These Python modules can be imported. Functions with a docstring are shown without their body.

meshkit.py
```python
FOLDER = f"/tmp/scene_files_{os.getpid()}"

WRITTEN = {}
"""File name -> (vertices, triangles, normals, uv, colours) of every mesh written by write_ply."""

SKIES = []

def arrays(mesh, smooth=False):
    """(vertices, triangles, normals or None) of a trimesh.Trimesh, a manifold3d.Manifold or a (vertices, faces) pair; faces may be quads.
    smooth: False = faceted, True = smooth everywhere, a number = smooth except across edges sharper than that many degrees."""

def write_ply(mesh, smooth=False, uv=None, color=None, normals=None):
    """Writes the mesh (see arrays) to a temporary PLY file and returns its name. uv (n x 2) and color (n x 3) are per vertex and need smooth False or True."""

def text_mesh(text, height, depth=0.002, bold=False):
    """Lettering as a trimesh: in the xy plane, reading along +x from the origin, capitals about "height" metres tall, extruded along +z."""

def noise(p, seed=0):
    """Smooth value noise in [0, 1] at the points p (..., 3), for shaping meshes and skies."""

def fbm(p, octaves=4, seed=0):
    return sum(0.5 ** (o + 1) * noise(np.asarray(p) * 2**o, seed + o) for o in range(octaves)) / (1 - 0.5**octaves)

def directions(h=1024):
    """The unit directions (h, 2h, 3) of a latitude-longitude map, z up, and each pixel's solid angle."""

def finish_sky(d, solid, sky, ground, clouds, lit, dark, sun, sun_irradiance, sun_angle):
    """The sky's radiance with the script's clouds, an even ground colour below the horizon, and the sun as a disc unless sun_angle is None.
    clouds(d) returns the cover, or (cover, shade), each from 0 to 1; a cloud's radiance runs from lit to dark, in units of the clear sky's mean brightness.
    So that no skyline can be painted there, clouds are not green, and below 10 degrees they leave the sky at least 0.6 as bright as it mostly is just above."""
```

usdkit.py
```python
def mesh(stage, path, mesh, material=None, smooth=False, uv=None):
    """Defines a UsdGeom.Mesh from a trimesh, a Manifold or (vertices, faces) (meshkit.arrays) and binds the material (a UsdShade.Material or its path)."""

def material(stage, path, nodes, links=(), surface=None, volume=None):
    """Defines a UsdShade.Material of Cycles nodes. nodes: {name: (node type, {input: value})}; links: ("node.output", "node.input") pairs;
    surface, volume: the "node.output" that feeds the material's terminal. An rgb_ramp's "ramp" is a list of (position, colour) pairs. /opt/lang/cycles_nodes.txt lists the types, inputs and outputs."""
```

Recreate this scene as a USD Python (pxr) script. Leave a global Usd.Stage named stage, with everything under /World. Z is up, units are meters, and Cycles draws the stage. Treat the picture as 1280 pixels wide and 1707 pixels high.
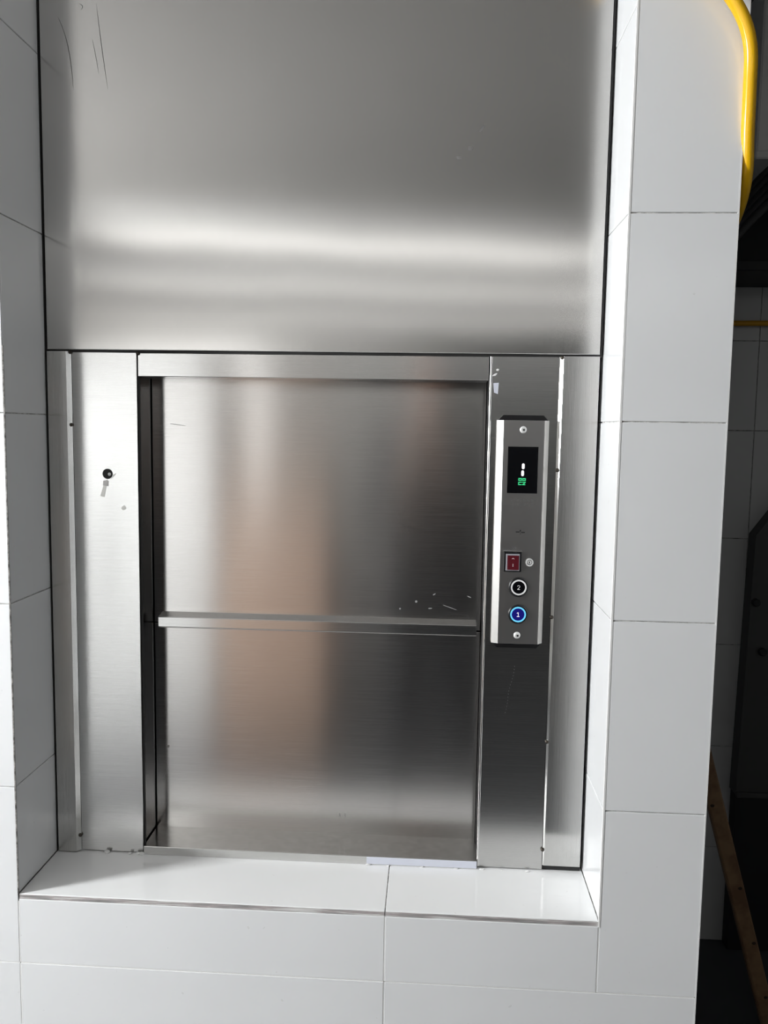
import math, random
import numpy as np
import trimesh
import manifold3d as m3
import usdkit, meshkit
from pxr import Usd, UsdGeom, UsdLux, Gf, Sdf

random.seed(7)
rng = np.random.default_rng(7)
stage = Usd.Stage.CreateInMemory()
UsdGeom.SetStageUpAxis(stage, UsdGeom.Tokens.z)
UsdGeom.SetStageMetersPerUnit(stage, 1.0)
UsdGeom.Xform.Define(stage, '/World')
UsdGeom.Scope.Define(stage, '/World/Looks')

# ---------------------------------------------------------------- camera
CAM = np.array([0.66443, -1.27002, 1.5])
YAW, PITCH, ROLL, FPX = -0.0571717, 0.0982471, 0.0150650, 1395.55
cy, sy = math.cos(YAW), math.sin(YAW)
FWD = np.array([sy * math.cos(PITCH), cy * math.cos(PITCH), -math.sin(PITCH)])
R0 = np.array([cy, -sy, 0.0])
U0 = np.cross(R0, FWD)
RIGHT = R0 * math.cos(ROLL) + U0 * math.sin(ROLL)
UP = -R0 * math.sin(ROLL) + U0 * math.cos(ROLL)
cam = UsdGeom.Camera.Define(stage, '/World/camera')
M = Gf.Matrix4d(*RIGHT, 0, *UP, 0, *(-FWD), 0, *CAM, 1)
cam.AddTransformOp().Set(M)
cam.CreateHorizontalApertureAttr(36.0)
cam.CreateVerticalApertureAttr(36.0 * 1707 / 1280)
cam.CreateFocalLengthAttr(36.0 * FPX / 1280)
cam.CreateClippingRangeAttr(Gf.Vec2f(0.02, 100))
cam.CreateExposureAttr(0.25)

# ---------------------------------------------------------------- lights
def rect_light(name, centre, width, height, rot, power, color=(1, 1, 1)):
    l = UsdLux.RectLight.Define(stage, '/World/' + name)
    l.AddTranslateOp().Set(Gf.Vec3d(*centre))
    l.AddRotateXYZOp().Set(Gf.Vec3f(*rot))
    l.CreateWidthAttr(width); l.CreateHeightAttr(height)
    l.CreateIntensityAttr(power); l.CreateColorAttr(Gf.Vec3f(*color))
    return l

# daylight through the side window (faces +x) and the frosted rear window (faces +y)
SIDE_WIN = (-2.46, -1.13, 1.88, 0.52, 1.24)       # x, y centre, z centre, width(y), height(z)
REAR_WIN = (-1.55, -6.06, 1.2, 1.5, 2.3)        # x centre, y, z centre, width(x), height(z)
rect_light('daylight_side', SIDE_WIN[:3], SIDE_WIN[4], SIDE_WIN[3], (0, -90, 0), 88.0, (0.97, 0.99, 1.0))
rect_light('daylight_rear', (REAR_WIN[0], REAR_WIN[1], REAR_WIN[2]), REAR_WIN[3], REAR_WIN[4], (90, 0, 0), 1.5, (1.0, 0.98, 0.95))
TUBE_POWER = 2.6

dome = UsdLux.DomeLight.Define(stage, '/World/sky')
dome.CreateIntensityAttr(0.05)
dome.CreateColorAttr(Gf.Vec3f(0.85, 0.92, 1.0))

# ---------------------------------------------------------------- helpers
names = {}
def path_for(name, parent=None):
    base = (parent if isinstance(parent, str) else str(parent.GetPath())) if parent is not None else '/World'
    k = (base, name)
    n = names.get(k, 0); names[k] = n + 1
    return f'{base}/{name}' + (f'_{n:03d}' if n else '')

def tag(p, label=None, cat=None, group=None, kind=None):
    p = p.GetPrim() if hasattr(p, 'GetPrim') else p
    for a, b in (('label', label), ('category', cat), ('group', group), ('kind', kind)):
        if b: p.SetCustomDataByKey(a, b)
    return p

def thing(name, label=None, cat=None, loc=(0, 0, 0), group=None, kind=None):
    x = UsdGeom.Xform.Define(stage, path_for(name))
    if any(loc): x.AddTranslateOp().Set(Gf.Vec3d(*map(float, loc)))
    return tag(x, label, cat, group, kind)

def obj(name, mesh, mat, parent=None, label=None, smooth=False, **kw):
    m = usdkit.mesh(stage, path_for(name, parent), mesh, MAT[mat], smooth=smooth)
    return tag(m, label, **kw)

def cat_mesh(ms):
    return trimesh.util.concatenate(ms)

def box(x0, x1, y0, y1, z0, z1):
    b = trimesh.creation.box((x1 - x0, y1 - y0, z1 - z0))
    b.apply_translation(((x0 + x1) / 2, (y0 + y1) / 2, (z0 + z1) / 2))
    return b

def hull(p):
    return trimesh.convex.convex_hull(np.asarray(p, float))

def cbox(x0, x1, y0, y1, z0, z1, c=0.001):
    """box with chamfered edges"""
    p = []
    for i, x in enumerate((x0, x1)):
        for j, y in enumerate((y0, y1)):
            for k, z in enumerate((z0, z1)):
                sx, sy_, sz = (1, -1)[i], (1, -1)[j], (1, -1)[k]
                p += [(x, y + sy_ * c, z + sz * c), (x + sx * c, y, z + sz * c), (x + sx * c, y + sy_ * c, z)]
    return hull(p)

def slab(u0, u1, v0, v1, t, ch=0.0007, inset=(0, 0, 0, 0), frame='front', at=0.0):
    """a tile: outer face in plane `at`, thickness t, chamfered outer edges, back shrunk where it is mitred.
    frame: front (u=x, v=z, faces -y), left (u=y, v=z, faces +x), right (u=y, v=z, faces -x), top (u=x, v=y, faces +z)"""
    l, r, b, tt = inset
    p = []
    for (a, c_, w) in ((ch, ch, 0), (0, 0, ch)):
        for u in (u0 + a, u1 - a):
            for v in (v0 + c_, v1 - c_):
                p.append((u, v, w))
    for u in (u0 + l, u1 - r):
        for v in (v0 + b, v1 - tt):
            p.append((u, v, t))
    p = np.array(p)
    u, v, w = p.T
    if frame == 'front': q = np.c_[u, at + w, v]
    elif frame == 'back': q = np.c_[u, at - w, v]
    elif frame == 'left': q = np.c_[at - w, u, v]
    elif frame == 'right': q = np.c_[at + w, u, v]
    elif frame == 'top': q = np.c_[u, v, at - w]
    elif frame == 'bottom': q = np.c_[u, v, at + w]
    return hull(q)

def prism(poly, axis, a0, a1):
    """extrude a convex 2D polygon along axis: x -> poly is (y,z); y -> (x,z); z -> (x,y)"""
    p = []
    for a in (a0, a1):
        for (s, t) in poly:
            p.append({'x': (a, s, t), 'y': (s, a, t), 'z': (s, t, a)}[axis])
    return hull(p)

def disc(cx, cz, y0, y1, r, n=48, r1=None, ch=0.0):
    """cylinder along y; front at y0 (towards camera), optional front chamfer"""
    p = []
    for k in range(n):
        a = 2 * math.pi * k / n
        c, s = math.cos(a), math.sin(a)
        p += [(cx + (r - ch) * c, y0, cz + (r - ch) * s), (cx + r * c, y0 + ch, cz + r * s), (cx + (r1 or r) * c, y1, cz + (r1 or r) * s)]
    return hull(p)

def ring(cx, cz, y0, y1, ro, ri, n=56):
    m = trimesh.creation.annulus(ri, ro, y1 - y0, sections=n)
    m.apply_transform(trimesh.transformations.rotation_matrix(math.pi / 2, (1, 0, 0)))
    m.apply_translation((cx, (y0 + y1) / 2, cz))
    return m

def tube(path, r, n=14, closed_ends=True):
    """swept tube along smooth points; r scalar or array"""
    P = np.asarray(path, float)
    rr = np.broadcast_to(np.asarray(r, float), (len(P),))
    T = np.gradient(P, axis=0)
    T /= np.linalg.norm(T, axis=1, keepdims=True)
    nrm = np.cross(T[0], (0.3, 0.9, 0.2)); nrm /= np.linalg.norm(nrm)
    V, F = [], []
    for i in range(len(P)):
        nrm = nrm - T[i] * (nrm @ T[i]); nrm /= np.linalg.norm(nrm)
        b = np.cross(T[i], nrm)
        for k in range(n):
            a = 2 * math.pi * k / n
            V.append(P[i] + rr[i] * (math.cos(a) * nrm + math.sin(a) * b))
    for i in range(len(P) - 1):
        for k in range(n):
            a, b_, c, d = i * n + k, i * n + (k + 1) % n, (i + 1) * n + (k + 1) % n, (i + 1) * n + k
            F += [(a, b_, c), (a, c, d)]
    V += [P[0], P[-1]]
    for k in range(n):
        F += [(len(V) - 2, (k + 1) % n, k), (len(V) - 1, (len(P) - 1) * n + k, (len(P) - 1) * n + (k + 1) % n)]
    m = trimesh.Trimesh(np.array(V), np.array(F), process=False)
    m.fix_normals()
    return m

def spline(pts, n=60):
    from scipy.interpolate import CubicSpline
    p = np.asarray(pts, float)
    t = np.r_[0, np.cumsum(np.linalg.norm(np.diff(p, axis=0), axis=1))]
    return CubicSpline(t, p)(np.linspace(0, t[-1], n))

def ribbon(pts, width, y0, thick=0.0002):
    """thin mark lying on a wall plane (x,z points, tapered ends), a low ridge of real thickness"""
    p = spline([(x, 0, z) for x, z in pts], 24)[:, [0, 2]]
    t = np.gradient(p, axis=0); t /= np.linalg.norm(t, axis=1, keepdims=True)
    nn = np.c_[-t[:, 1], t[:, 0]]
    s = np.linspace(0, 1, len(p))
    w = width * (0.12 + np.sin(np.pi * s) ** 0.6) / 2
    V, F = [], []
    for i in range(len(p)):
        a, b = p[i] - nn[i] * w[i], p[i] + nn[i] * w[i]
        V += [(a[0], y0, a[1]), (p[i][0], y0 - thick, p[i][1]), (b[0], y0, b[1])]
    for i in range(len(p) - 1):
        k = 3 * i
        F += [(k, k + 1, k + 4), (k, k + 4, k + 3), (k + 1, k + 2, k + 5), (k + 1, k + 5, k + 4)]
    m = trimesh.Trimesh(np.array(V), np.array(F), process=False)
    if (m.face_normals[:, 1].mean()) > 0: m.invert()
    return m

def blob(cx, cz, rx, rz, y0, thick=0.0003, rot=0.0, seed=0, n=18):
    g = np.random.default_rng(seed)
    V = [(cx, y0 - thick, cz)]
    for k in range(n):
        a = 2 * math.pi * k / n
        f = 0.72 + 0.4 * g.random()
        x, z = rx * f * math.cos(a), rz * f * math.sin(a)
        V.append((cx + x * math.cos(rot) - z * math.sin(rot), y0, cz + x * math.sin(rot) + z * math.cos(rot)))
    F = [(0, 1 + (k + 1) % n, 1 + k) for k in range(n)]
    m = trimesh.Trimesh(np.array(V), np.array(F), process=False)
    if m.face_normals[:, 1].mean() > 0: m.invert()
    return m

def lettering(text, height, cx, cz, y, depth=0.0004, bold=False):
    m = meshkit.text_mesh(text, height, depth, bold)
    lo, hi = m.bounds
    m.apply_translation((-(lo[0] + hi[0]) / 2, -(lo[1] + hi[1]) / 2, 0))
    m.apply_transform(trimesh.transformations.rotation_matrix(math.pi / 2, (1, 0, 0)))
    m.apply_translation((cx, y, cz))
    return m

# ---------------------------------------------------------------- materials
MAT = {}
def material(name, nodes, links=(), surface=None):
    MAT[name] = usdkit.material(stage, '/World/Looks/' + name, nodes, links, surface=surface)

def plain(name, color, rough=0.5, metallic=0.0, **kw):
    material(name, {'p': ('principled_bsdf', dict(base_color=color, roughness=rough, metallic=metallic, **kw))}, surface='p.BSDF')

def glow(name, color, strength):
    material(name, {'e': ('emission', dict(color=color, strength=strength))}, surface='e.emission')

def steel(name, tangent, rough, aniso, color=(0.60, 0.59, 0.57), grain=(1, 1, 1), grain_amt=0.08, wave=0.0):
    """brushed stainless: stretched reflection across the grain, fine grain, slightly uneven sheet"""
    d = 1 - grain_amt
    nodes = {
        'g': ('geometry', {}),
        'mp': ('mapping', {'mapping_type': 'point', 'scale': grain}),
        'n': ('noise_texture', {'scale': 1.0, 'detail': 3.0, 'roughness': 0.6}),
        'rc': ('rgb_ramp', {'ramp': [(0.3, tuple(c * d for c in color)), (0.7, tuple(min(1, c * (2 - d)) for c in color))]}),
        'rr': ('map_range', {'from_min': 0.3, 'from_max': 0.7, 'to_min': rough * 0.95, 'to_max': rough * 1.05}),
        't': ('combine_xyz', dict(x=tangent[0], y=tangent[1], z=tangent[2])),
        'w': ('noise_texture', {'scale': 3.2, 'detail': 1.0, 'roughness': 0.4}),
        'b': ('bump', {'strength': 1.0, 'distance': wave}),
        'p': ('principled_bsdf', {'metallic': 1.0, 'anisotropic': aniso}),
    }
    links = [('g.position', 'mp.vector'), ('mp.vector', 'n.vector'), ('n.fac', 'rc.fac'), ('rc.color', 'p.base_color'),
             ('n.fac', 'rr.value'), ('rr.result', 'p.roughness'), ('t.vector', 'p.tangent')]
    if wave:
        links += [('g.position', 'w.vector'), ('w.fac', 'b.height'), ('b.normal', 'p.normal')]
    material(name, nodes, links, 'p.BSDF')

def tile_mat(name, color, rough):
    nodes = {
        'g': ('geometry', {}),
        'n': ('noise_texture', {'scale': 5.0, 'detail': 3.0}),
        'rc': ('rgb_ramp', {'ramp': [(0.3, tuple(c * 0.98 for c in color)), (0.7, color)]}),
        'n2': ('noise_texture', {'scale': 90.0, 'detail': 1.0}),
        'sp': ('rgb_ramp', {'ramp': [(0.76, (1, 1, 1)), (0.80, (0.9, 0.9, 0.89))]}),
        'mx': ('mix', {'mix_type': 'multiply', 'fac': 1.0}),
        'w': ('noise_texture', {'scale': 4.0, 'detail': 1.0}),
        'b': ('bump', {'strength': 1.0, 'distance': 0.0006}),
        'p': ('principled_bsdf', {'roughness': rough, 'specular_ior_level': 0.5}),
    }
    links = [('g.position', 'n.vector'), ('n.fac', 'rc.fac'), ('g.position', 'n2.vector'), ('n2.fac', 'sp.fac'),
             ('rc.color', 'mx.color1'), ('sp.color', 'mx.color2'), ('mx.color', 'p.base_color'),
             ('g.position', 'w.vector'), ('w.fac', 'b.height'), ('b.normal', 'p.normal')]
    material(name, nodes, links, 'p.BSDF')

def noisy(name, a, b, scale, rough=0.7, lo=0.4, hi=0.6, **kw):
    material(name, {'g': ('geometry', {}), 'n': ('noise_texture', {'scale': scale, 'detail': 4.0, 'roughness': 0.65}),
                    'rc': ('rgb_ramp', {'ramp': [(lo, a), (hi, b)]}), 'p': ('principled_bsdf', dict(roughness=rough, **kw))},
             [('g.position', 'n.vector'), ('n.fac', 'rc.fac'), ('rc.color', 'p.base_color')], 'p.BSDF')

tile_mat('white_tile', (0.80, 0.81, 0.82), 0.12)
tile_mat('sill_tile', (0.88, 0.885, 0.885), 0.07)
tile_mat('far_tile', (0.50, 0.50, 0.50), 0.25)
tile_mat('floor_tile', (0.05, 0.052, 0.057), 0.6)
noisy('grout', (0.42, 0.41, 0.40), (0.78, 0.77, 0.75), 60.0, 0.9)
noisy('dark_grout', (0.10, 0.095, 0.09), (0.45, 0.43, 0.41), 70.0, 0.9, 0.4, 0.66)
material('sill_edge', {'g': ('geometry', {}), 'mp': ('mapping', {'mapping_type': 'point', 'scale': (9, 30, 130)}), 'n': ('noise_texture', {'scale': 1.0, 'detail': 4.0, 'roughness': 0.6}),
    'rc': ('rgb_ramp', {'ramp': [(0.30, (0.16, 0.15, 0.145)), (0.44, (0.34, 0.33, 0.325)), (0.50, (0.42, 0.37, 0.37)), (0.54, (0.55, 0.54, 0.53)), (0.7, (0.74, 0.73, 0.72))]}), 'p': ('principled_bsdf', dict(roughness=0.5))},
    [('g.position', 'mp.vector'), ('mp.vector', 'n.vector'), ('n.fac', 'rc.fac'), ('rc.color', 'p.base_color')], 'p.BSDF')
plain('plaster', (0.80, 0.79, 0.77), 0.8)
plain('ceiling_paint', (0.42, 0.41, 0.40), 0.8)
plain('dark_wall', (0.15, 0.155, 0.15), 0.6)
steel('steel_sheet', (1, 0, 0), 0.16, 0.7, (0.60, 0.59, 0.575), (1500, 1500, 12), 0.03, 0.0009)
steel('steel_plate', (1, 0, 0), 0.20, 0.92, (0.60, 0.595, 0.58), (1500, 1500, 12), 0.04)
steel('steel_post', (0, 0, 1), 0.20, 0.88, (0.62, 0.615, 0.605), (8, 1500, 1500), 0.02, 0.0004)
steel('steel_header', (0, 0, 1), 0.20, 0.88, (0.62, 0.615, 0.605), (8, 1500, 1500), 0.02, 0.0004)
steel('steel_door', (0, 0, 1), 0.20, 0.88, (0.60, 0.585, 0.57), (8, 1500, 1500), 0.02, 0.0004)
steel('steel_edge', (1, 0, 0), 0.18, 0.4, (0.66, 0.655, 0.64), (60, 60, 60), 0.05)
steel('steel_jamb', (0, 0, 1), 0.16, 0.7, (0.50, 0.50, 0.50), (60, 700, 9), 0.05)
plain('aluminium', (0.62, 0.61, 0.59), 0.42, 1.0)
plain('panel_face', (0.46, 0.455, 0.45), 0.34, 1.0)
plain('chrome', (0.85, 0.85, 0.85), 0.12, 1.0)
plain('nickel', (0.80, 0.80, 0.79), 0.25, 0.35)
plain('fleck', (0.30, 0.30, 0.30), 0.6)
plain('black_plastic', (0.006, 0.006, 0.007), 0.35)
plain('black_glass', (0.003, 0.003, 0.004), 0.08)
plain('rubber', (0.012, 0.012, 0.012), 0.6)
plain('rocker_red', (0.085, 0.008, 0.013), 0.25)
plain('print_white', (0.72, 0.72, 0.72), 0.6)
plain('print_black', (0.015, 0.015, 0.015), 0.6)
plain('print_grey', (0.12, 0.118, 0.115), 0.6)
plain('film', (0.60, 0.62, 0.70), 0.35)
plain('tape', (0.52, 0.52, 0.50), 0.40, 1.0)
plain('scratch', (0.16, 0.155, 0.15), 0.5, 0.6)
plain('smudge', (0.36, 0.355, 0.35), 0.40, 1.0)
plain('rivet', (0.07, 0.06, 0.05), 0.35, 0.8)
plain('caulk', (0.78, 0.78, 0.77), 0.6)
plain('yellow_paint', (0.82, 0.46, 0.005), 0.2)
plain('thin_yellow', (0.55, 0.27, 0.01), 0.3)
plain('cable_black', (0.012, 0.012, 0.013), 0.45)
plain('cabinet_dark', (0.045, 0.045, 0.044), 0.5)
plain('cabinet_black', (0.008, 0.008, 0.009), 0.6)
plain('duct_grey', (0.76, 0.74, 0.72), 0.5)
plain('duct_lip', (0.75, 0.74, 0.72), 0.5)
plain('strip_grey', (0.30, 0.30, 0.33), 0.4)
noisy('wood', (0.17, 0.09, 0.045), (0.25, 0.15, 0.075), 14.0, 0.6)
noisy('crate_wood', (0.56, 0.39, 0.29), (0.62, 0.43, 0.32), 5.0, 0.7)
plain('enamel_white', (0.90, 0.90, 0.89), 0.45)
plain('knot', (0.03, 0.015, 0.008), 0.7)
plain('cloth_dark', (0.012, 0.013, 0.014), 0.9)
plain('trouser_dark', (0.010, 0.012, 0.016), 0.9)
plain('skin', (0.55, 0.34, 0.25), 0.55)
plain('hair_black', (0.01, 0.009, 0.008), 0.5)
plain('window_frame_white', (0.75, 0.75, 0.74), 0.4)
glow('digit_white', (1.0, 0.97, 1.0), 1.2)
glow('digit_green', (0.06, 0.75, 0.28), 0.75)
glow('ring_blue', (0.16, 0.62, 1.0), 0.95)
glow('cap_blue', (0.012, 0.012, 0.20), 0.7)
glow('tube_light', (1.0, 0.99, 0.97), TUBE_POWER)

# ---------------------------------------------------------------- the setting
P, ZR = 0.3015, 1.81846
Z = lambda i: ZR - P * i            # tile joints, row 0 at the top
XR, XP, D, ZS, XJ = 0.94155, 1.09765, 0.14742, 0.73232, 0.6030
TT, G = 0.0028, 0.0009               # tile thickness, half joint
CEIL = 2.55

wf = thing('wall_front', kind='structure')
obj('backing', cat_mesh([
    box(-2.4, -TT, TT, 0.60, 0, CEIL),
    box(XR + TT, XP - TT, TT, 0.60, 0, CEIL),
    box(-TT, XR + TT, TT, 0.60, 0, ZS - TT),
    box(-TT, XR + TT, 0.50, 0.60, ZS - TT, CEIL)]), 'grout', wf)

def tile(u0, u1, v0, v1, inset=(0, 0, 0, 0), frame='front', at=0.0, mat='white_tile', parent=None):
    j = lambda: random.uniform(-0.0002, 0.0002)
    return obj('tile', slab(u0 + G, u1 - G, v0 + G, v1 - G, TT, 0.0006, inset, frame, at + j()), mat, parent or wf)

# rows of joints from the ceiling down; the one above the frame is a little lower than the pattern
rows = [CEIL, 2.4095, 2.108] + [Z(i) for i in range(0, 7)] + [0.0]
for zt, zb in zip(rows[:-1], rows[1:]):
    # pillar to the right of the niche
    if zb > Z(4) - 0.01:
        tile(XR, XP, 2.127 if zb == 2.108 else zb, 2.127 if zt == 2.108 else zt, (TT, TT, 0, 0))
    # right and left cheeks of the niche
    zb2 = max(zb, ZS)
    if zt > ZS + 0.01:
        tile(0, D + 0.09, zb2, zt, (TT, 0, 0, 0), 'right', XR)
        tile(0, D + 0.09, zb2, zt, (TT, 0, 0, 0), 'left', 0.0)
    # outer right side of the pillar, facing the dark passage
    tile(0, 0.60, zb, zt, (TT, 0, 0, 0), 'left', XP)
    # wall to the left of the niche
    for k in range(4):
        tile(-0.603 * (k + 1), -0.603 * k, zb, zt, (0, TT if (k == 0 and zb > ZS - 0.2) else 0, 0, 0))
    # parapet under the sill
    if zt <= Z(4) + 0.001:
        tile(0, XJ, zb, zt); tile(XJ, XP, zb, zt, (0, TT, 0, 0))
SE = 0.0085                          # the rough edge band under the sill tile
for a, b in ((0, XJ), (XJ, XR)):
    tile(a, b, Z(4), ZS - SE)
    tile(a, b, 0.0005, D + 0.07, (0, 0, 0, 0), 'top', ZS, 'sill_tile')
obj('sill_edge', cat_mesh([slab(a, b, ZS - SE - 0.0005, ZS - 0.0016, 0.0025, 0.0003, at=0.0012) for a, b in ((0.001, XJ - 0.001), (XJ + 0.001, XR - 0.001))]), 'sill_edge', wf,
    label='rough grey unglazed edge between the sill tiles and the front tiles')
obj('corner_joint', box(-0.0014, 0.0006, -0.0001, 0.0018, ZS, 1.62), 'dark_grout', wf, label='dark rough joint down the left corner of the niche')
obj('corner_joint', cat_mesh([box(XR - 0.0010, XR + 0.0016, -0.0004, 0.003, ZS - 0.01, CEIL), box(XP - 0.0018, XP + 0.0004, -0.0002, 0.003, 0, CEIL)]), 'caulk', wf, label='thin white joint down the corners of the pillar')
obj('tile_joint', cat_mesh([box(-0.0009, 0.0009, 0.0003, 0.0026, 0, ZS - 0.012), box(-0.6, XP - 0.003, 0.0003, 0.0026, Z(4) - 0.0009, Z(4) + 0.0009), box(XJ - 0.0009, XJ + 0.0009, 0.0003, 0.0026, 0, ZS - 0.01), box(XR - 0.0009, XR + 0.0009, 0.0003, 0.0026, Z(4), ZS - 0.01)]), 'caulk', wf, label='white pointed joints of the parapet tiles')
obj('niche_joint', cat_mesh([box(0.0, 0.0006, D - 0.006, D + 0.05, ZS, CEIL), box(0.0, 0.0012, 0.002, D, ZS - 0.0005, ZS + 0.0008)]), 'print_grey', wf, label='dark joint in the left corner of the niche')

fl = thing('floor', kind='structure')
obj('slab', box(-2.5, 3.2, -6.2, 3.2, -0.12, -0.004), 'dark_grout', fl)
for i in range(9):
    for k in range(15):
        x0, y0 = -2.4 + 0.6 * i, -6.0 + 0.6 * k
        obj('tile', slab(x0 + 0.001, x0 + 0.599, y0 + 0.001, y0 + 0.599, 0.006, 0.0006, frame='top', at=0.0), 'floor_tile', fl)
cl = tag(obj('ceiling', box(-2.5, 3.2, -6.2, 3.2, CEIL, CEIL + 0.1), 'ceiling_paint'), kind='structure')

wl = thing('wall_left', kind='structure')
wx, wy, wz, ww, wh = SIDE_WIN
obj('surface', cat_mesh([
    box(-2.52, -2.4, -6.12, wy - ww / 2, 0, CEIL), box(-2.52, -2.4, wy + ww / 2, 0.6, 0, CEIL),
    box(-2.52, -2.4, wy - ww / 2, wy + ww / 2, 0, wz - wh / 2), box(-2.52, -2.4, wy - ww / 2, wy + ww / 2, wz + wh / 2, CEIL)]), 'plaster', wl)
w1 = thing('window_1', kind='structure')
fy0, fy1, fz0, fz1 = wy - ww / 2, wy + ww / 2, wz - wh / 2, wz + wh / 2
obj('frame', cat_mesh([cbox(-2.45, -2.39, fy0, fy0 + 0.04, fz0, fz1), cbox(-2.45, -2.39, fy1 - 0.04, fy1, fz0, fz1),
                       cbox(-2.45, -2.39, fy0, fy1, fz0, fz0 + 0.04), cbox(-2.45, -2.39, fy0, fy1, fz1 - 0.04, fz1)]), 'window_frame_white', w1)

wr = thing('wall_rear', kind='structure')
rx, ry, rz, rw, rh = REAR_WIN
a0, a1, b0, b1 = rx - rw / 2, rx + rw / 2, rz - rh / 2, rz + rh / 2
obj('surface', cat_mesh([box(-2.52, a0, -6.12, -6.0, 0, CEIL), box(a1, 0.55, -6.12, -6.0, 0, CEIL),
                         box(a0, a1, -6.12, -6.0, 0, b0), box(a0, a1, -6.12, -6.0, b1, CEIL)]), 'plaster', wr)
obj('dark_recess', box(0.55, 3.2, -6.12, -6.0, 0, CEIL), 'dark_wall', wr, label='dark right part of the rear wall')
w2 = thing('window_2', kind='structure')
obj('frame', cat_mesh([cbox(a0, a0 + 0.04, -6.05, -5.99, b0, b1), cbox(a1 - 0.04, a1, -6.05, -5.99, b0, b1),
                       cbox(a0, a1, -6.05, -5.99, b0, b0 + 0.04), cbox(a0, a1, -6.05, -5.99, b1 - 0.04, b1)]), 'window_frame_white', w2)
tag(obj('wall_right', box(3.08, 3.2, -6.0, 3.2, 0, CEIL), 'dark_wall'), kind='structure')

# the dark passage behind the pillar: a tiled far wall
YF = 1.144
wb = thing('wall_far', kind='structure')
obj('backing', box(0.2, 3.08, YF + TT, YF + 0.15, 0, CEIL), 'dark_grout', wb)
fz = [0.0, 0.29, 0.597, 0.899, 1.207, 1.512, 1.76, CEIL]
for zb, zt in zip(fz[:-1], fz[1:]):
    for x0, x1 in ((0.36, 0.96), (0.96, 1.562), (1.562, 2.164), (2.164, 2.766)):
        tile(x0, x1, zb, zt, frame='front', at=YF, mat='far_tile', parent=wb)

# ---------------------------------------------------------------- steel cover sheet above the hatch
SZ = 1.6275
sh = thing('steel_cover_sheet', 'large brushed steel sheet filling the niche above the hatch', 'metal panel')
obj('sheet', slab(0.0045, 0.9345, SZ, 2.52, 0.003, 0.0008, at=0.1405), 'steel_sheet', sh)
obj('shadow_gap', box(0.002, 0.9395, 0.146, 0.15, SZ - 0.004, 2.52), 'rubber', sh, label='black gap around the sheet')
YS = 0.1405
for pts, w in (([(0.101, 2.185), (0.106, 2.14), (0.113, 2.085), (0.118, 2.05)], 0.0010),
               ([(0.093, 2.13), (0.099, 2.10), (0.103, 2.075)], 0.0008),
               ([(0.036, 2.165), (0.048, 2.135), (0.056, 2.095), (0.060, 2.05)], 0.0011),
               ([(0.072, 2.185), (0.078, 2.18), (0.075, 2.175)], 0.0009)):
    obj('scratch', ribbon(pts, w, YS), 'scratch', sh)
for x, z, a, b, r in ((0.733, 1.985, 0.007, 0.002, 0.9), (0.715, 1.955, 0.005, 0.004, 0.3), (0.697, 1.94, 0.005, 0.003, 0.0)):
    obj('smudge', blob(x, z, a, b, YS, 0.0002, r, int(x * 1000)), 'smudge', sh)

# ---------------------------------------------------------------- the hatch (dumbwaiter landing entrance)
dw = thing('dumbwaiter_hatch', 'brushed steel dumbwaiter hatch with two closed doors set in the white tiled niche', 'dumbwaiter')
ZT, ZB, YP = 1.6245, 0.7335, 0.1475
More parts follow.
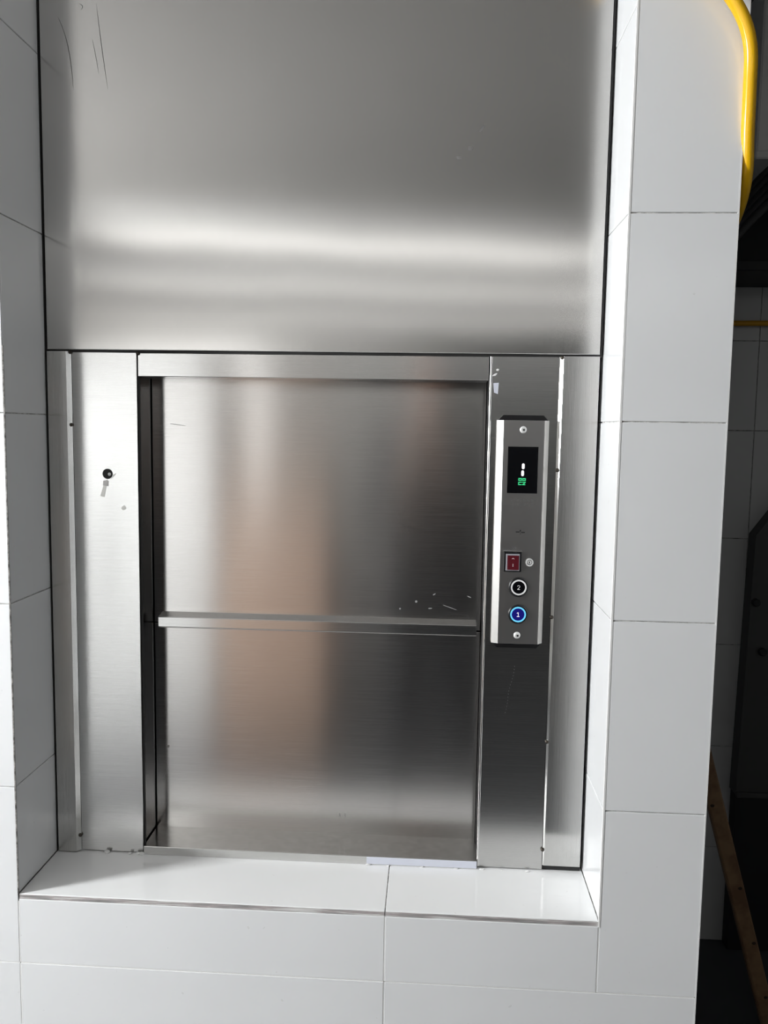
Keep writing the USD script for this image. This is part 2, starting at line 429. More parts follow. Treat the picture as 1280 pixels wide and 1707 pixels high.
# side plates, each with a folded bright edge towards the post
def side_plate(x0, x1, fold_left, zb):
    y, p = (0.1435 if fold_left else 0.1392), []
    for z, f in ((zb, 0.0026 if fold_left else 0.0058), (ZT, 0.0065 if fold_left else 0.0058)):     # the right fold narrows towards the foot
        if fold_left:
            q = [(x0, y + 0.8 * f), (x0 + f, y), (x1, y), (x1, YP + 0.003), (x0, YP + 0.003)]
        else:
            q = [(x0, y), (x1 - f, y), (x1, y + 1.42 * f), (x1, YP + 0.003), (x0, YP + 0.003)]
        p += [(u, v, z) for u, v in q]
    return hull(p)
obj('side_plate', side_plate(0.0045, 0.0435, False, ZB + 0.0005), 'steel_plate', dw)
obj('side_plate', side_plate(0.8705, 0.9355, True, ZB + 0.0105), 'steel_plate', dw)
# posts
p1 = obj('post', slab(0.0435, 0.1575, ZB, ZT, 0.003, 0.0007, at=YP), 'steel_post', dw)
p2 = obj('post', slab(0.7590, 0.8705, ZB + 0.001, ZT, 0.003, 0.0007, at=YP), 'steel_post', dw)
obj('header', cat_mesh([slab(0.1595, 0.7545, 1.5840, ZT - 0.001, 0.003, 0.0008, at=YP - 0.001), box(0.1595, 0.7545, YP + 0.0015, 0.235, 1.5842, 1.5862)]), 'steel_header', dw)
obj('shadow_gap', cat_mesh([box(0.03, 0.90, 0.1515, 0.153, ZB, ZT + 0.003)][:0] + [box(0.004, 0.16, 0.1512, 0.156, ZB - 0.0005, ZT + 0.004), box(0.7545, 0.936, 0.1512, 0.156, ZB - 0.0005, ZT + 0.004), box(0.157, 0.757, 0.1512, 0.156, 1.588, ZT + 0.004)]), 'rubber', dw, label='black gap behind the steel plates')
# inner cheeks of the opening
obj('jamb', box(0.1545, 0.1575, 0.1495, 0.26, ZB, 1.60), 'steel_jamb', dw)
obj('jamb', box(0.7570, 0.7600, 0.1495, 0.26, ZB, 1.60), 'steel_jamb', dw)
obj('folded_edge', trimesh.util.concatenate([tube([(0.7582, YP + 0.0016, z) for z in np.linspace(ZB + 0.002, ZT - 0.001, 4)], 0.0022, 16)]), 'steel_edge', dw, label='bright folded edge of the right post beside the doors', smooth=True)
# doors
YD = 0.2180
obj('door_panel', slab(0.1590, 0.7560, 1.1420, 1.600, 0.004, 0.0008, at=YD), 'steel_door', dw)
obj('door_panel', slab(0.1590, 0.7560, 0.7440, 1.1385, 0.004, 0.0008, at=YD + 0.0006), 'steel_door', dw)
obj('shaft_back', box(0.150, 0.765, 0.228, 0.235, 0.735, 1.62), 'rubber', dw)
# pull ledge across the foot of the upper door: top shelf, face, small lower return
LE = []
LY = 0.1930
LE.append(prism([(LY, 1.1395), (LY + 0.003, 1.1395), (LY + 0.003, 1.1565), (LY, 1.1555)], 'x', 0.1745, 0.7475))
LE.append(prism([(LY, 1.1555), (LY + 0.001, 1.1568), (YD, 1.1615), (YD, 1.1585), (LY + 0.001, 1.1535)], 'x', 0.1745, 0.7475))
LE.append(prism([(LY, 1.1380), (LY + 0.001, 1.1370), (YD - 0.004, 1.1372), (YD - 0.004, 1.1386), (LY + 0.001, 1.1396)], 'x', 0.1745, 0.7475))
obj('ledge', cat_mesh(LE), 'steel_post', dw, label='bright folded steel ledge across the middle of the doors')
# landing sill of the hatch
sl = obj('sill', prism([(0.1425, ZB - 0.001), (0.1425, 0.7465), (0.1435, 0.7475), (0.225, 0.7490), (0.225, ZB - 0.001)], 'x', 0.1600, 0.7560), 'steel_edge', dw, label='worn steel sill under the doors')
obj('protective_film', prism([(0.1415, ZB + 0.0005), (0.1415, 0.7452), (0.1426, 0.7464), (0.1426, ZB + 0.0005)], 'x', 0.5620, 0.7560), 'film', sl, label='pale lilac protective film on the right part of the sill')
# silicone crumbs where the frame meets the tile
for k, (x, r) in enumerate(((0.093, 0.0045), (0.135, 0.003), (0.150, 0.0038), (0.157, 0.004), (0.565, 0.003), (0.60, 0.002), (0.66, 0.002), (0.72, 0.0025), (0.765, 0.003), (0.80, 0.002), (0.845, 0.003))):
    b = trimesh.creation.icosphere(subdivisions=2, radius=1.0)
    r *= 1.0 if x < 0.2 else 0.6
    b.vertices *= (r * (1.2 if x < 0.2 else 2.6), r * 0.7, r * 0.7)
    b.vertices += (meshkit.noise(b.vertices * 900, k)[:, None] - 0.5) * 0.001
    b.apply_translation((x, 0.1415 if x < 0.17 or x > 0.75 else 0.1405, ZS + r * 0.55))
    obj('sealant_crumb', b, 'caulk', dw, smooth=True)
# rivets along the joints between posts and side plates
def dome_at(x, z, y, r, h):
    s = trimesh.creation.icosphere(subdivisions=2, radius=1.0)
    s.vertices *= (r, h, r)
    s.apply_translation((x, y, z))
    return s
for x, z in ((0.0415, 1.500), (0.0425, 0.762), (0.8725, 1.4365), (0.8715, 1.186), (0.8712, 0.967), (0.870, 0.772), (0.8745, 1.6225), (0.1605, 1.6225), (0.042, 1.6235)):
    obj('rivet', dome_at(x, z, 0.1455, 0.0033, 0.0032), 'rivet', dw, smooth=True)
# lock hole in the left post with its bright pin, and the tape left under it
kh = obj('keyhole', disc(0.1035, 1.4165, 0.1466, 0.1476, 0.0088, r1=0.0088, ch=0.0002), 'rubber', p1, label='round black lock hole with a bright pin')
obj('lock_pin', disc(0.1070, 1.4160, 0.1460, 0.1472, 0.0036, ch=0.0014), 'caulk', dw)
obj('burr', prism([(0.1100, 1.4080), (0.1175, 1.4160), (0.1180, 1.4178), (0.1135, 1.4150)], 'y', 0.1464, 0.1474), 'tape', dw)
obj('tape', prism([(0.0985, 1.4050), (0.1035, 1.4070), (0.0975, 1.3760), (0.0900, 1.3775)], 'y', 0.1471, 0.1476), 'tape', dw, label='grey streak of tape residue under the lock hole')
obj('smudge', prism([(0.0960, 1.4050), (0.1050, 1.4045), (0.1045, 1.3950), (0.0950, 1.3965)], 'y', 0.1469, 0.1476), 'smudge', dw)
obj('smudge', blob(0.131, 1.358, 0.005, 0.004, YP, 0.0002, 0.6, 3), 'tape', dw)
# little marks: peeled film by the upper right of the opening, drips, scuffs
obj('film_scrap', prism([(0.7625, 1.5795), (0.7715, 1.5805), (0.7705, 1.5615), (0.7640, 1.5640)], 'y', 0.1468, 0.1476), 'film', dw, label='small scrap of lilac film on the right post')
obj('paint_fleck', blob(0.7645, 1.5935, 0.0045, 0.0018, YP, 0.0005, 0.5, 5), 'caulk', dw)
obj('paint_fleck', blob(0.7690, 1.6015, 0.0030, 0.0018, YP, 0.0005, 0.3, 6), 'caulk', dw)
for k in range(16):
    t = k / 15
    obj('drip_fleck', blob(0.812 - 0.014 * t + 0.001 * math.sin(9 * t), 1.098 - 0.082 * t, 0.0005, 0.0008, YP, 0.0002, 0, 40 + k, 8), 'fleck', dw)
for x, z, a, b, r in ((0.640, 1.192, 0.0022, 0.0022, 0.2), (0.672, 1.206, 0.003, 0.0012, 0.5), (0.611, 1.178, 0.0018, 0.0018, 0.0), (0.70, 1.183, 0.014, 0.0007, -0.33), (0.665, 1.18, 0.004, 0.0012, 0.1), (0.735, 1.203, 0.004, 0.0009, -0.4)):
    obj('splash', blob(x, z, a, b, YD, 0.0003, r, int(z * 9999)), 'fleck', dw)
for x, z, a, b, r in ((0.205, 1.503, 0.018, 0.0006, -0.12), (0.182, 0.905, 0.003, 0.003, 0), (0.174, 0.845, 0.0012, 0.006, 0), (0.505, 0.785, 0.0012, 0.004, 0.2), (0.515, 0.785, 0.0012, 0.004, 0.1)):
    obj('smudge', blob(x, z, a, b, YD if z > 1.15 else YD + 0.0006, 0.0002, r, int(z * 9999)), 'smudge', dw)

# ---------------------------------------------------------------- control panel on the right post
cp = thing('control_panel', 'slim control panel with floor display, red switch and two round buttons', 'control panel')
X0, X1, Z0, Z1 = 0.7700, 0.8565, 1.1410, 1.5185
YA = 0.1345
obj('face_plate', slab(X0 + 0.0112, X1 - 0.0088, Z0, Z1, 0.012, 0.0003, at=YA), 'panel_face', cp)
obj('side_strip', prism([(X0, YP), (X0, YP - 0.0085), (X0 + 0.0108, YA - 0.0004), (X0 + 0.0108, YP)], 'z', Z0, Z1), 'aluminium', cp, label='bright bevelled aluminium edge strip')
obj('side_strip', prism([(X1, YP), (X1, YP - 0.0035), (X1 - 0.0084, YA - 0.0004), (X1 - 0.0084, YP)], 'z', Z0, Z1), 'aluminium', cp, label='bright bevelled aluminium edge strip')
for s, zz in ((1, Z1), (-1, Z0)):
    poly = [(X0 + 0.002, zz), (X1 - 0.002, zz), (X1 - 0.010, zz + s * 0.0085), (X0 + 0.010, zz + s * 0.0085)]
    obj('end_cap', prism(poly, 'y', YP - 0.007, YP - 0.0002), 'black_plastic', cp, label='black bevelled plastic end cap')
XC = (X0 + 0.0112 + X1 - 0.0088) / 2
for zz in (1.5030, 1.1560):
    sc = obj('screw', cat_mesh([disc(0.8130, zz, YA - 0.0026, YA, 0.0058, ch=0.0024)]), 'nickel', cp, label='domed chrome screw', smooth=40)
    obj('socket', disc(0.8138, zz - 0.0003, YA - 0.0028, YA - 0.001, 0.0019, 6), 'rubber', sc)
# display window
ds = obj('display', slab(0.7890, 0.8390, 1.3975, 1.4750, 0.0022, 0.0005, at=YA - 0.0012), 'black_glass', cp, label='black floor display showing a white figure one and a green sign')
YDsp = YA - 0.0012
def pill(cx, cz, w, h):
    p = []
    for k in range(24):
        a = 2 * math.pi * k / 24
        x, z = math.cos(a) * w / 2, math.sin(a) * w / 2
        p.append((cx + x, cz + z + (h / 2 - w / 2) * (1 if z > 0 else -1)))
    return prism(p, 'y', YDsp - 0.0003, YDsp + 0.0003)
dg = obj('digit', cat_mesh([pill(0.8147, 1.4425, 0.0046, 0.0097), pill(0.8140, 1.4310, 0.0046, 0.0097)]), 'digit_white', ds)
def gbar(x0, x1, z0, z1):
    return cbox(x0, x1, YDsp - 0.0003, YDsp + 0.0003, z0, z1, 0.0002)
gx, gz = 0.8072, 1.4110
green = []
for c0 in (gx, gx + 0.0066):
    green += [gbar(c0, c0 + 0.0058, gz + 0.0100, gz + 0.0120), gbar(c0, c0 + 0.0058, gz + 0.0072, gz + 0.0088), gbar(c0, c0 + 0.0016, gz + 0.0072, gz + 0.0120), gbar(c0 + 0.0042, c0 + 0.0058, gz + 0.0072, gz + 0.0120)]
green += [gbar(gx, gx + 0.0016, gz, gz + 0.0058), gbar(gx, gx + 0.0058, gz + 0.0040, gz + 0.0058), gbar(gx + 0.0006, gx + 0.0058, gz, gz + 0.0018),
          gbar(gx + 0.0066, gx + 0.0124, gz + 0.0042, gz + 0.0058), prism([(gx + 0.0066, gz + 0.0010), (gx + 0.0090, gz + 0.0010), (gx + 0.0124, gz + 0.0046), (gx + 0.0100, gz + 0.0046)], 'y', YDsp - 0.0003, YDsp + 0.0003),
          gbar(gx + 0.0066, gx + 0.0118, gz, gz + 0.0016)]
obj('sign', cat_mesh(green), 'digit_green', ds)
# tiny printed emblem and worn print
em = [cbox(*q, 0.0001) for q in ((0.8058, 0.8118, YA - 0.0002, YA + 0.0003, 1.3314, 1.3332), (0.8148, 0.8210, YA - 0.0002, YA + 0.0003, 1.3308, 1.3328), (0.8122, 0.8146, YA - 0.0002, YA + 0.0003, 1.3338, 1.3360), (0.8118, 0.8150, YA - 0.0002, YA + 0.0003, 1.3324, 1.3334), (0.8130, 0.8138, YA - 0.0002, YA + 0.0003, 1.3280, 1.3305))]
obj('emblem', cat_mesh(em), 'print_black', cp)
wp = []
for r_, z_ in enumerate((1.3830, 1.3760)):
    for k in range(6):
        x_ = 0.7960 + 0.0062 * k + 0.001 * r_
        wp += [cbox(x_, x_ + 0.0042, YA - 0.0001, YA + 0.0002, z_ + 0.0035, z_ + 0.0041, 0.00005), cbox(x_ + 0.0018, x_ + 0.0024, YA - 0.0001, YA + 0.0002, z_, z_ + 0.0048, 0.00005)]
obj('worn_print', cat_mesh(wp), 'print_grey', cp)
obj('worn_print', cat_mesh([ring(0.7985, 1.3045, YA - 0.0001, YA + 0.0002, 0.0020, 0.0013, 10), cbox(0.7972, 0.7998, YA - 0.0001, YA + 0.0002, 1.3020, 1.3026, 0.00005), ring(0.8065, 1.3045, YA - 0.0001, YA + 0.0002, 0.0022, 0.0014, 10), cbox(0.8052, 0.8078, YA - 0.0001, YA + 0.0002, 1.3018, 1.3024, 0.00005)]), 'print_grey', cp)
# rocker switch
sw = obj('switch', slab(0.7870, 0.8165, 1.2650, 1.2985, 0.004, 0.0006, at=YA - 0.0030), 'black_plastic', cp, label='black framed dark red rocker switch')
obj('switch_lip', cbox(0.7862, 0.8170, YA - 0.0034, YA, 1.2986, 1.3000, 0.0002), 'chrome', sw)
obj('rocker_frame', cbox(0.7905, 0.8135, YA - 0.0042, YA - 0.0020, 1.2670, 1.2955, 0.0005), 'strip_grey', sw)
rk = prism([(YA - 0.0044, 1.2690), (YA - 0.0066, 1.2690), (YA - 0.0052, 1.2812), (YA - 0.0058, 1.2930), (YA - 0.0038, 1.2930)], 'x', 0.7930, 0.8118)
obj('rocker', rk, 'rocker_red', sw)
mk = ring(0.8022, 1.2865, YA - 0.0060, YA - 0.0050, 0.0022, 0.0015, 20)
obj('rocker_mark', cat_mesh([mk, cbox(0.8018, 0.8026, YA - 0.0068, YA - 0.0050, 1.2742, 1.2792, 0.0001)]), 'print_white', sw)
# key lock
kl = obj('key_lock', cat_mesh([ring(0.8300, 1.2815, YA - 0.0030, YA, 0.0066, 0.0044), disc(0.8300, 1.2815, YA - 0.0020, YA, 0.0036, ch=0.0008)]), 'nickel', cp, label='small round chrome key lock', smooth=40)
obj('key_slot', cat_mesh([ring(0.8300, 1.2815, YA - 0.0008, YA + 0.0002, 0.0046, 0.0034), cbox(0.8294, 0.8306, YA - 0.0022, YA - 0.001, 1.2795, 1.2832, 0.0001)]), 'rubber', kl)
# call buttons
for txt, bx, bz, rmat, cmat, lab in (('2', 0.8132, 1.2388, 'print_white', 'black_glass', 'round call button two with an unlit white ring'), ('1', 0.8135, 1.1925, 'ring_blue', 'cap_blue', 'round call button one with a glowing blue ring')):
    bt = obj('call_button', disc(bx, bz, YA - 0.0038, YA, 0.0168, ch=0.0016), 'black_plastic', cp, label=lab, smooth=30)
    obj('ring', ring(bx, bz, YA - 0.0044, YA - 0.0036, 0.0132, 0.0106), rmat, bt)
    obj('cap', disc(bx, bz, YA - 0.0042, YA - 0.0030, 0.0104, ch=0.0004), cmat, bt)
    obj('numeral', lettering(txt, 0.0075, bx, bz, YA - 0.0041), 'print_white' if txt == '2' else 'digit_white', bt)

# ---------------------------------------------------------------- yellow gas pipe round the pillar edge
yp = spline([(0.93, -0.030, 2.330), (0.985, -0.026, 2.200), (1.033, -0.022, 2.138), (1.066, -0.021, 2.100), (1.0795, -0.020, 2.080), (1.0915, -0.017, 2.054), (1.0975, -0.0125, 2.030), (1.0995, -0.009, 2.002), (1.1010, -0.006, 1.963), (1.1045, 0.002, 1.915), (1.1095, 0.014, 1.878), (1.1125, 0.035, 1.850), (1.1135, 0.065, 1.825), (1.1135, 0.12, 1.800), (1.1135, 0.22, 1.790), (1.1135, 0.40, 1.790)], 110)
yo = thing('yellow_pipe', 'glossy yellow painted gas pipe bending round the top of the tiled pillar', 'pipe')
obj('pipe', tube(yp, 0.0093, 20), 'yellow_paint', yo, smooth=True)

# ---------------------------------------------------------------- leaning wooden pole
P0, P1 = np.array([1.546, 0.762, 0.0]), np.array([1.118, 0.690, 1.45])
ax = (P1 - P0) / np.linalg.norm(P1 - P0)
e1 = np.cross(ax, (0, 1, 0)); e1 /= np.linalg.norm(e1); e2 = np.cross(ax, e1)
pts = []
for t in (0.0, 1.0):
    c = P0 + (P1 - P0) * t
    for (a, b) in ((-1, -.8), (-.8, -1), (.8, -1), (1, -.8), (1, .8), (.8, 1), (-.8, 1), (-1, .8)):
        q = c + e1 * a * 0.0185 + e2 * b * 0.012
        if t == 0: q = q - ax * (q[2] / ax[2])
        pts.append(q)
wp_ = thing('wooden_pole', 'rough brown wooden batten leaning behind the tiled pillar', 'wooden pole')
obj('batten', hull(pts), 'wood', wp_)
for t, s in ((0.27, -0.008), (0.42, 0.010), (0.17, -0.009), (0.55, -0.004), (0.07, -0.006)):
    c = P0 + (P1 - P0) * t + e1 * s
    c = c + np.array([0, -0.0125, 0])
    k = trimesh.creation.icosphere(subdivisions=1, radius=1.0); k.vertices *= (0.005, 0.0015, 0.004); k.apply_translation(c)
    obj('knot', k, 'knot', wp_, smooth=True)

# ---------------------------------------------------------------- things in the dark passage
cb = thing('dark_cabinet', 'dark metal cabinet with a clipped upper corner in the passage right of the pillar', 'cabinet')
YC = 1.09
obj('body', prism([(1.556, 0.62), (1.549, 0.475), (2.05, 0.475), (2.05, 1.36), (1.66, 1.36), (1.563, 1.222), (1.562, 1.08)], 'y', YC, YF - 0.002), 'cabinet_dark', cb)
obj('plinth', prism([(1.553, 0.0), (1.553, 0.475), (2.05, 0.475), (2.05, 0.0)], 'y', YC + 0.01, YF - 0.002), 'cabinet_black', cb)
obj('lip', cbox(1.549, 2.05, YC - 0.008, YC, 0.470, 0.485, 0.001), 'cabinet_dark', cb)
for x, z in ((1.572, 1.035), (1.598, 0.895)):
    obj('knob', disc(x, z, YC - 0.012, YC, 0.011, 20, ch=0.003), 'cabinet_black', cb)
ty = thing('thin_pipe', 'thin ochre yellow pipe running level along the dark tiled wall', 'pipe')
obj('pipe', tube([(1.30, YF - 0.02, 1.803), (1.5, YF - 0.02, 1.805), (1.9, YF - 0.02, 1.809), (2.7, YF - 0.02, 1.815)], 0.0075, 12), 'thin_yellow', ty, smooth=True)
for x in (1.42, 1.75, 2.2):
    obj('clip', cbox(x, x + 0.014, YF - 0.014, YF + 0.001, 1.792, 1.82, 0.001), 'strip_grey', ty)
dk = thing('wall_shelf', 'black wall shelf under the pale edged grey duct in the passage', 'shelf')
obj('board', cbox(1.25, 2.4, 0.90, YF - 0.001, 1.905, 1.93, 0.002), 'cabinet_black', dk)
obj('back_board', cbox(1.25, 2.4, YF - 0.012, YF - 0.001, 1.93, 2.25, 0.002), 'cabinet_black', dk)
du = thing('grey_duct', 'grey sheet metal duct with a pale bottom lip at the upper right edge', 'duct')
obj('body', cbox(1.402, 2.2, 0.80, 1.08, 2.155, 2.53, 0.004), 'duct_grey', du)
obj('lip', cbox(1.398, 2.2, 0.792, 1.08, 2.139, 2.158, 0.003), 'duct_lip', du)
for k in range(5):
    c = thing('black_cable', ('lowest', 'second lowest', 'middle', 'second highest', 'highest')[k] + ' black cable of the bundle slanting up right beside the yellow pipe', 'cable', group='cable bundle behind the pillar')
    d = 0.02 * k
    pth = spline([(1.15, 0.55 + d, 1.77 + 0.4 * d), (1.25, 0.56 + d, 1.87 + 0.5 * d), (1.36, 0.60 + d, 1.985 + 0.8 * d), (1.60, 0.66 + d, 2.12 + 1.2 * d), (1.9, 0.70 + d, 2.13 + 1.2 * d)], 30)
    obj('sheath', tube(pth, 0.009, 10), 'cable_black', c, smooth=True)
wl_ = thing('wire_loop', 'small black wire loop sticking out from the back edge of the pillar', 'wire')
obj('wire', tube([(XP + 0.0015 + 0.0065 * math.sin(a) , 0.03, 1.044 + 0.021 * math.cos(a)) for a in np.linspace(0.15, math.pi - 0.15, 20)], 0.0012, 8), 'cable_black', wl_, smooth=True)

# ---------------------------------------------------------------- the kitchen behind the camera, seen mirrored in the steel
for k, (x0, x1, y0, y1) in enumerate(((-0.90, 1.50, -2.43, -2.90), (-1.60, 2.5, -3.79, -4.10), (-2.20, 2.7, -5.40, -5.55))):
    lp = thing('ceiling_lamp', ['nearest', 'middle', 'farthest'][k] + ' ceiling tube lamp mirrored as a bright band in the steel sheet', 'lamp')
    a, b = np.array([x0, y0, 2.40]), np.array([x1, y1, 2.40])
    obj('tube', tube([a + (b - a) * t for t in np.linspace(0, 1, 6)], (0.028, 0.018, 0.018)[k], 12), 'tube_light', lp, smooth=True)
    u = (b - a) / np.linalg.norm(b - a); v = np.array([-u[1], u[0], 0])
    q = []
    for s in (a - u * 0.03, b + u * 0.03):
        for w in (-0.04, 0.04):
            for zz in (2.425, CEIL - 0.001):
                q.append((s[0] + v[0] * w, s[1] + v[1] * w, zz))
    obj('housing', hull(q), 'window_frame_white', lp)
    for s in (a, b):
        obj('holder', cbox(s[0] - 0.02, s[0] + 0.02, s[1] - 0.02, s[1] + 0.02, 2.375, 2.43, 0.004), 'window_frame_white', lp)

cr = thing('wooden_cupboard', 'brown wooden cupboard mirrored as a tan band in the steel doors', 'cupboard')
cx0, cx1, cyb, cyf, ch_ = -0.30, 0.19, -2.55, -2.05, 1.16
obj('body', cbox(cx0, cx1, cyb, cyf - 0.02, 0.06, ch_, 0.003), 'crate_wood', cr)
obj('top', cbox(cx0 - 0.02, cx1 + 0.02, cyb, cyf + 0.02, ch_, ch_ + 0.03, 0.004), 'crate_wood', cr)
mid = (cx0 + cx1) / 2
for x0, x1, hx in ((cx0 + 0.01, mid - 0.002, mid - 0.04), (mid + 0.002, cx1 - 0.01, mid + 0.04)):
    dr = obj('door', cbox(x0, x1, cyf - 0.02, cyf, 0.08, ch_ - 0.01, 0.003), 'crate_wood', cr)
    obj('knob', disc(hx, 0.7, cyf, cyf + 0.025, 0.012, 16), 'chrome', dr)
for x in (cx0 + 0.03, cx1 - 0.09):
    obj('foot', cbox(x, x + 0.06, cyb + 0.03, cyf - 0.05, 0.0, 0.06, 0.003), 'crate_wood', cr)
fr = thing('refrigerator', 'tall white two door refrigerator mirrored as the bright left band in the steel', 'refrigerator')
FX0, FX1, FY0, FY1, FH = -1.38, -0.335, -2.70, -2.06, 1.78
obj('body', cbox(FX0, FX1, FY0, FY1 - 0.05, 0.06, FH, 0.008), 'enamel_white', fr)
fm = (FX0 + FX1) / 2
for x0, x1, hx in ((FX0, fm - 0.003, fm - 0.06), (fm + 0.003, FX1, fm + 0.06)):
    d_ = obj('door', cbox(x0, x1, FY1 - 0.048, FY1, 0.08, FH, 0.008), 'enamel_white', fr)
    obj('handle', cbox(hx - 0.012, hx + 0.012, FY1, FY1 + 0.035, 0.75, 1.25, 0.008), 'enamel_white', d_)
for x in (FX0 + 0.05, FX1 - 0.11):
    obj('foot', cbox(x, x + 0.06, FY0 + 0.05, FY1 - 0.1, 0.0, 0.06, 0.004), 'rubber', fr)

# ---------------------------------------------------------------- the photographer, mirrored as the dark band in the doors
def bones(chain_list, edge=0.012, iters=12):
    """continuous figure: hull of the spheres at each bone's two joints, united, refined and smoothed"""
    parts = []
    for (a, ra), (b, rb) in chain_list:
        s = []
        for c, r in ((a, ra), (b, rb)):
            k = m3.Manifold.sphere(1.0, 20)
            rr = (r, r, r) if np.ndim(r) == 0 else r
            s.append(k.scale(rr).translate([float(x) for x in c]))
        parts.append(m3.Manifold.batch_hull(s))
    m = m3.Manifold.batch_boolean(parts, m3.OpType.Add).refine_to_length(edge)
    mm = m.to_mesh()
    t = trimesh.Trimesh(mm.vert_properties[:, :3], mm.tri_verts)
    trimesh.smoothing.filter_taubin(t, iterations=iters)
    return t

pe = thing('person', 'person in dark clothes holding up a phone, mirrored as the dark band in the doors', 'person')
PX, PY = 0.66, -1.86
def at_(x, y, z): return (PX + x, PY + y, z)
shL, shR = at_(-0.19, 0.0, 1.41), at_(0.19, 0.0, 1.41)
elL, elR = at_(-0.25, 0.17, 1.19), at_(0.27, 0.17, 1.19)
phc = CAM - FWD * 0.016 - RIGHT * 0.030 - UP * 0.055          # middle of the phone
wrL, wrR = phc - RIGHT * 0.085 - UP * 0.065 - FWD * 0.045, phc + RIGHT * 0.085 - UP * 0.065 - FWD * 0.045
body = [((at_(0, -0.005, 1.44), 0.058), (at_(0, 0.02, 1.54), 0.055)),                      # neck
        ((at_(0, 0.025, 1.655), (0.075, 0.092, 0.095)), (at_(0, 0.045, 1.585), (0.056, 0.066, 0.062))),   # skull, jaw
        ((at_(0, 0.128, 1.645), 0.010), (at_(0, 0.142, 1.615), 0.014)),                    # nose
        ((at_(-0.018, 0.112, 1.578), 0.011), (at_(0.018, 0.112, 1.578), 0.011)),           # mouth
        ((at_(-0.079, 0.01, 1.655), (0.008, 0.018, 0.028)), (at_(-0.077, 0.015, 1.62), (0.008, 0.012, 0.016))),
        ((at_(0.079, 0.01, 1.655), (0.008, 0.018, 0.028)), (at_(0.077, 0.015, 1.62), (0.008, 0.012, 0.016))),
        ((at_(0, 0, 1.36), (0.17, 0.09, 0.09)), (at_(0, 0, 1.10), (0.135, 0.085, 0.09))),
        ((at_(0, 0, 1.10), (0.135, 0.085, 0.09)), (at_(0, 0, 0.93), (0.155, 0.10, 0.09))),
        ((shL, 0.05), (shR, 0.05))]
arms = [((shL, 0.052), (elL, 0.041)), ((elL, 0.040), (wrL, 0.027)), ((shR, 0.052), (elR, 0.041)), ((elR, 0.040), (wrR, 0.027))]
legs = []
for s in (-1, 1):
    hip, kn, an, toe = at_(0.09 * s, 0, 0.92), at_(0.11 * s, 0.02, 0.50), at_(0.12 * s, -0.02, 0.09), at_(0.14 * s, 0.15, 0.035)
    legs += [((hip, 0.085), (kn, 0.056)), ((kn, 0.055), (an, 0.038)), ((an, 0.036), (toe, 0.030))]
hands = []
for s, w in ((-1, wrL), (1, wrR)):
    palm = phc + RIGHT * s * 0.058 - UP * 0.035 - FWD * 0.032
    hands += [((w, 0.025), (palm, 0.022)), ((palm, 0.022), (palm + UP * 0.035, 0.018))]
    for k, ln in enumerate((0.88, 1.0, 0.93, 0.74)):
        base = palm + UP * (0.036 - 0.019 * k) + RIGHT * s * 0.006
        j1 = base + FWD * 0.030 * ln + RIGHT * s * 0.004
        j2 = j1 + FWD * 0.010 * ln - RIGHT * s * 0.016 * ln
        j3 = j2 - RIGHT * s * 0.014 * ln
        for (a, ra), (b, rb) in (((base, 0.0095), (j1, 0.0088)), ((j1, 0.0088), (j2, 0.0082)), ((j2, 0.0082), (j3, 0.0075))):
            hands.append(((a, ra), (b, rb)))
    th0 = palm - RIGHT * s * 0.006 + UP * 0.012
    th1 = th0 - RIGHT * s * 0.012 + UP * 0.022 + FWD * 0.008
    th2 = th1 - RIGHT * s * 0.010 + UP * 0.024 + FWD * 0.002
    hands += [((th0, 0.012), (th1, 0.010)), ((th1, 0.010), (th2, 0.0085))]
obj('body', bones(body + arms + legs + hands, 0.009, 10), 'skin', pe, smooth=True)
g_ = 0.014
grow = lambda L, k: [((a, tuple(np.atleast_1d(ra) + k) if np.ndim(ra) else ra + k), (b, tuple(np.atleast_1d(rb) + k) if np.ndim(rb) else rb + k)) for (a, ra), (b, rb) in L]
sleeve = []
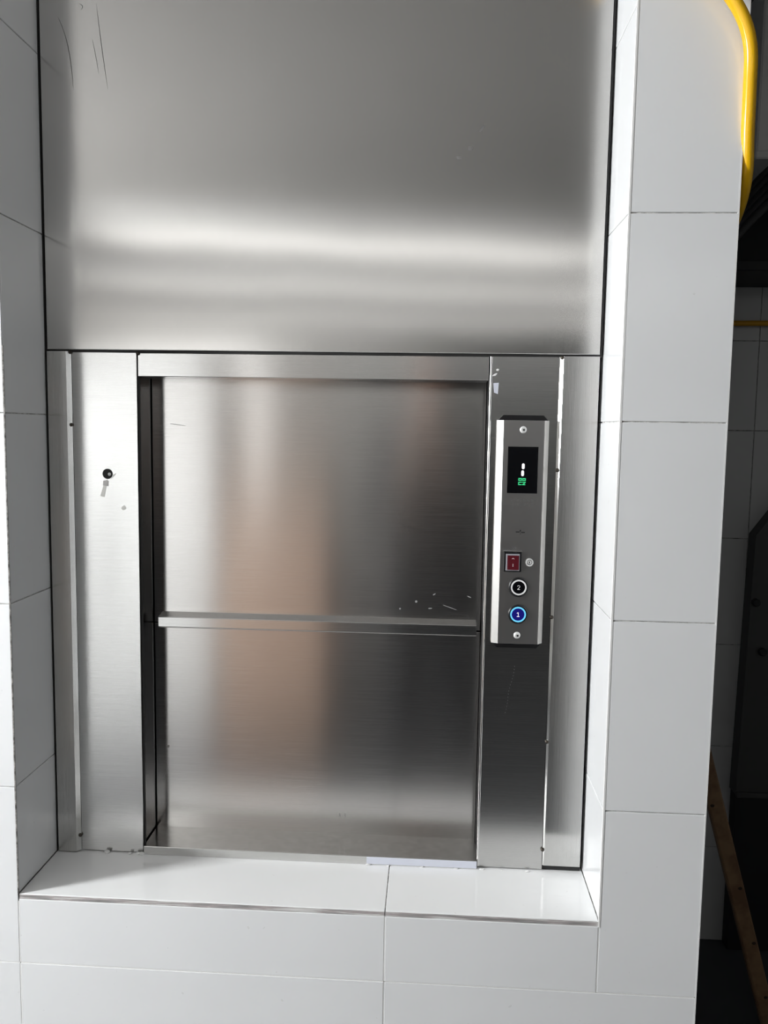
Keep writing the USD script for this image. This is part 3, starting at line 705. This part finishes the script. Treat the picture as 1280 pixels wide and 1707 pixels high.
for (a, ra), (b, rb) in arms:
    a, b = np.array(a), np.array(b)
    if rb < 0.03: b = a + (b - a) * 0.93
    sleeve.append(((a, ra + g_), (b, rb + g_)))
obj('jacket', bones(grow(body[6:], g_ + 0.006) + sleeve, 0.014, 10), 'cloth_dark', pe, smooth=True)
obj('trousers', bones(grow([l for i, l in enumerate(legs) if i % 3 < 2], g_) + [((at_(-0.07, 0, 0.93), 0.112), (at_(0.07, 0, 0.93), 0.112))], 0.016, 10), 'trouser_dark', pe, smooth=True)
for i in (2, 5):
    (a, ra), (b, rb) = legs[i]
    sh_ = bones([((a, ra + 0.014), (b, rb + 0.010)), (((a[0], a[1] - 0.05, 0.04), 0.036), (b, rb + 0.010))], 0.012, 8)
    sh_.vertices[:, 2] = np.maximum(sh_.vertices[:, 2], 0.0)
    obj('shoe', sh_, 'cloth_dark', pe, smooth=True)
obj('hair', bones([((at_(0, 0.000, 1.685), (0.084, 0.095, 0.082)), (at_(0, -0.022, 1.63), (0.080, 0.075, 0.075)))], 0.014, 8), 'hair_black', pe, smooth=True)
for s in (-1, 1):
    e_ = trimesh.creation.icosphere(subdivisions=2, radius=0.0115); e_.apply_translation(at_(0.031 * s, 0.108, 1.650))
    obj('eye', e_, 'print_white', pe, smooth=True)
    e_ = trimesh.creation.icosphere(subdivisions=1, radius=0.0056); e_.apply_translation(at_(0.031 * s, 0.1165, 1.649))
    obj('iris', e_, 'hair_black', pe, smooth=True)
ph = thing('phone', 'black phone held up by the person in dark clothes, mirrored in the steel', 'phone')
pm = cbox(-0.037, 0.037, -0.078, 0.078, -0.004, 0.004, 0.002)
T4 = np.eye(4); T4[:3, 0], T4[:3, 1], T4[:3, 2], T4[:3, 3] = RIGHT, UP, FWD, phc - FWD * 0.006
pm.apply_transform(T4)
obj('case', pm, 'black_plastic', ph)
for q in (0.010, -0.012):
    c_ = trimesh.creation.cylinder(radius=0.007, height=0.002, sections=24); c_.apply_transform(T4); c_.apply_translation(RIGHT * 0.024 + UP * (0.055 + q - 0.020) + FWD * 0.0045)
    obj('lens', c_, 'black_glass', ph)
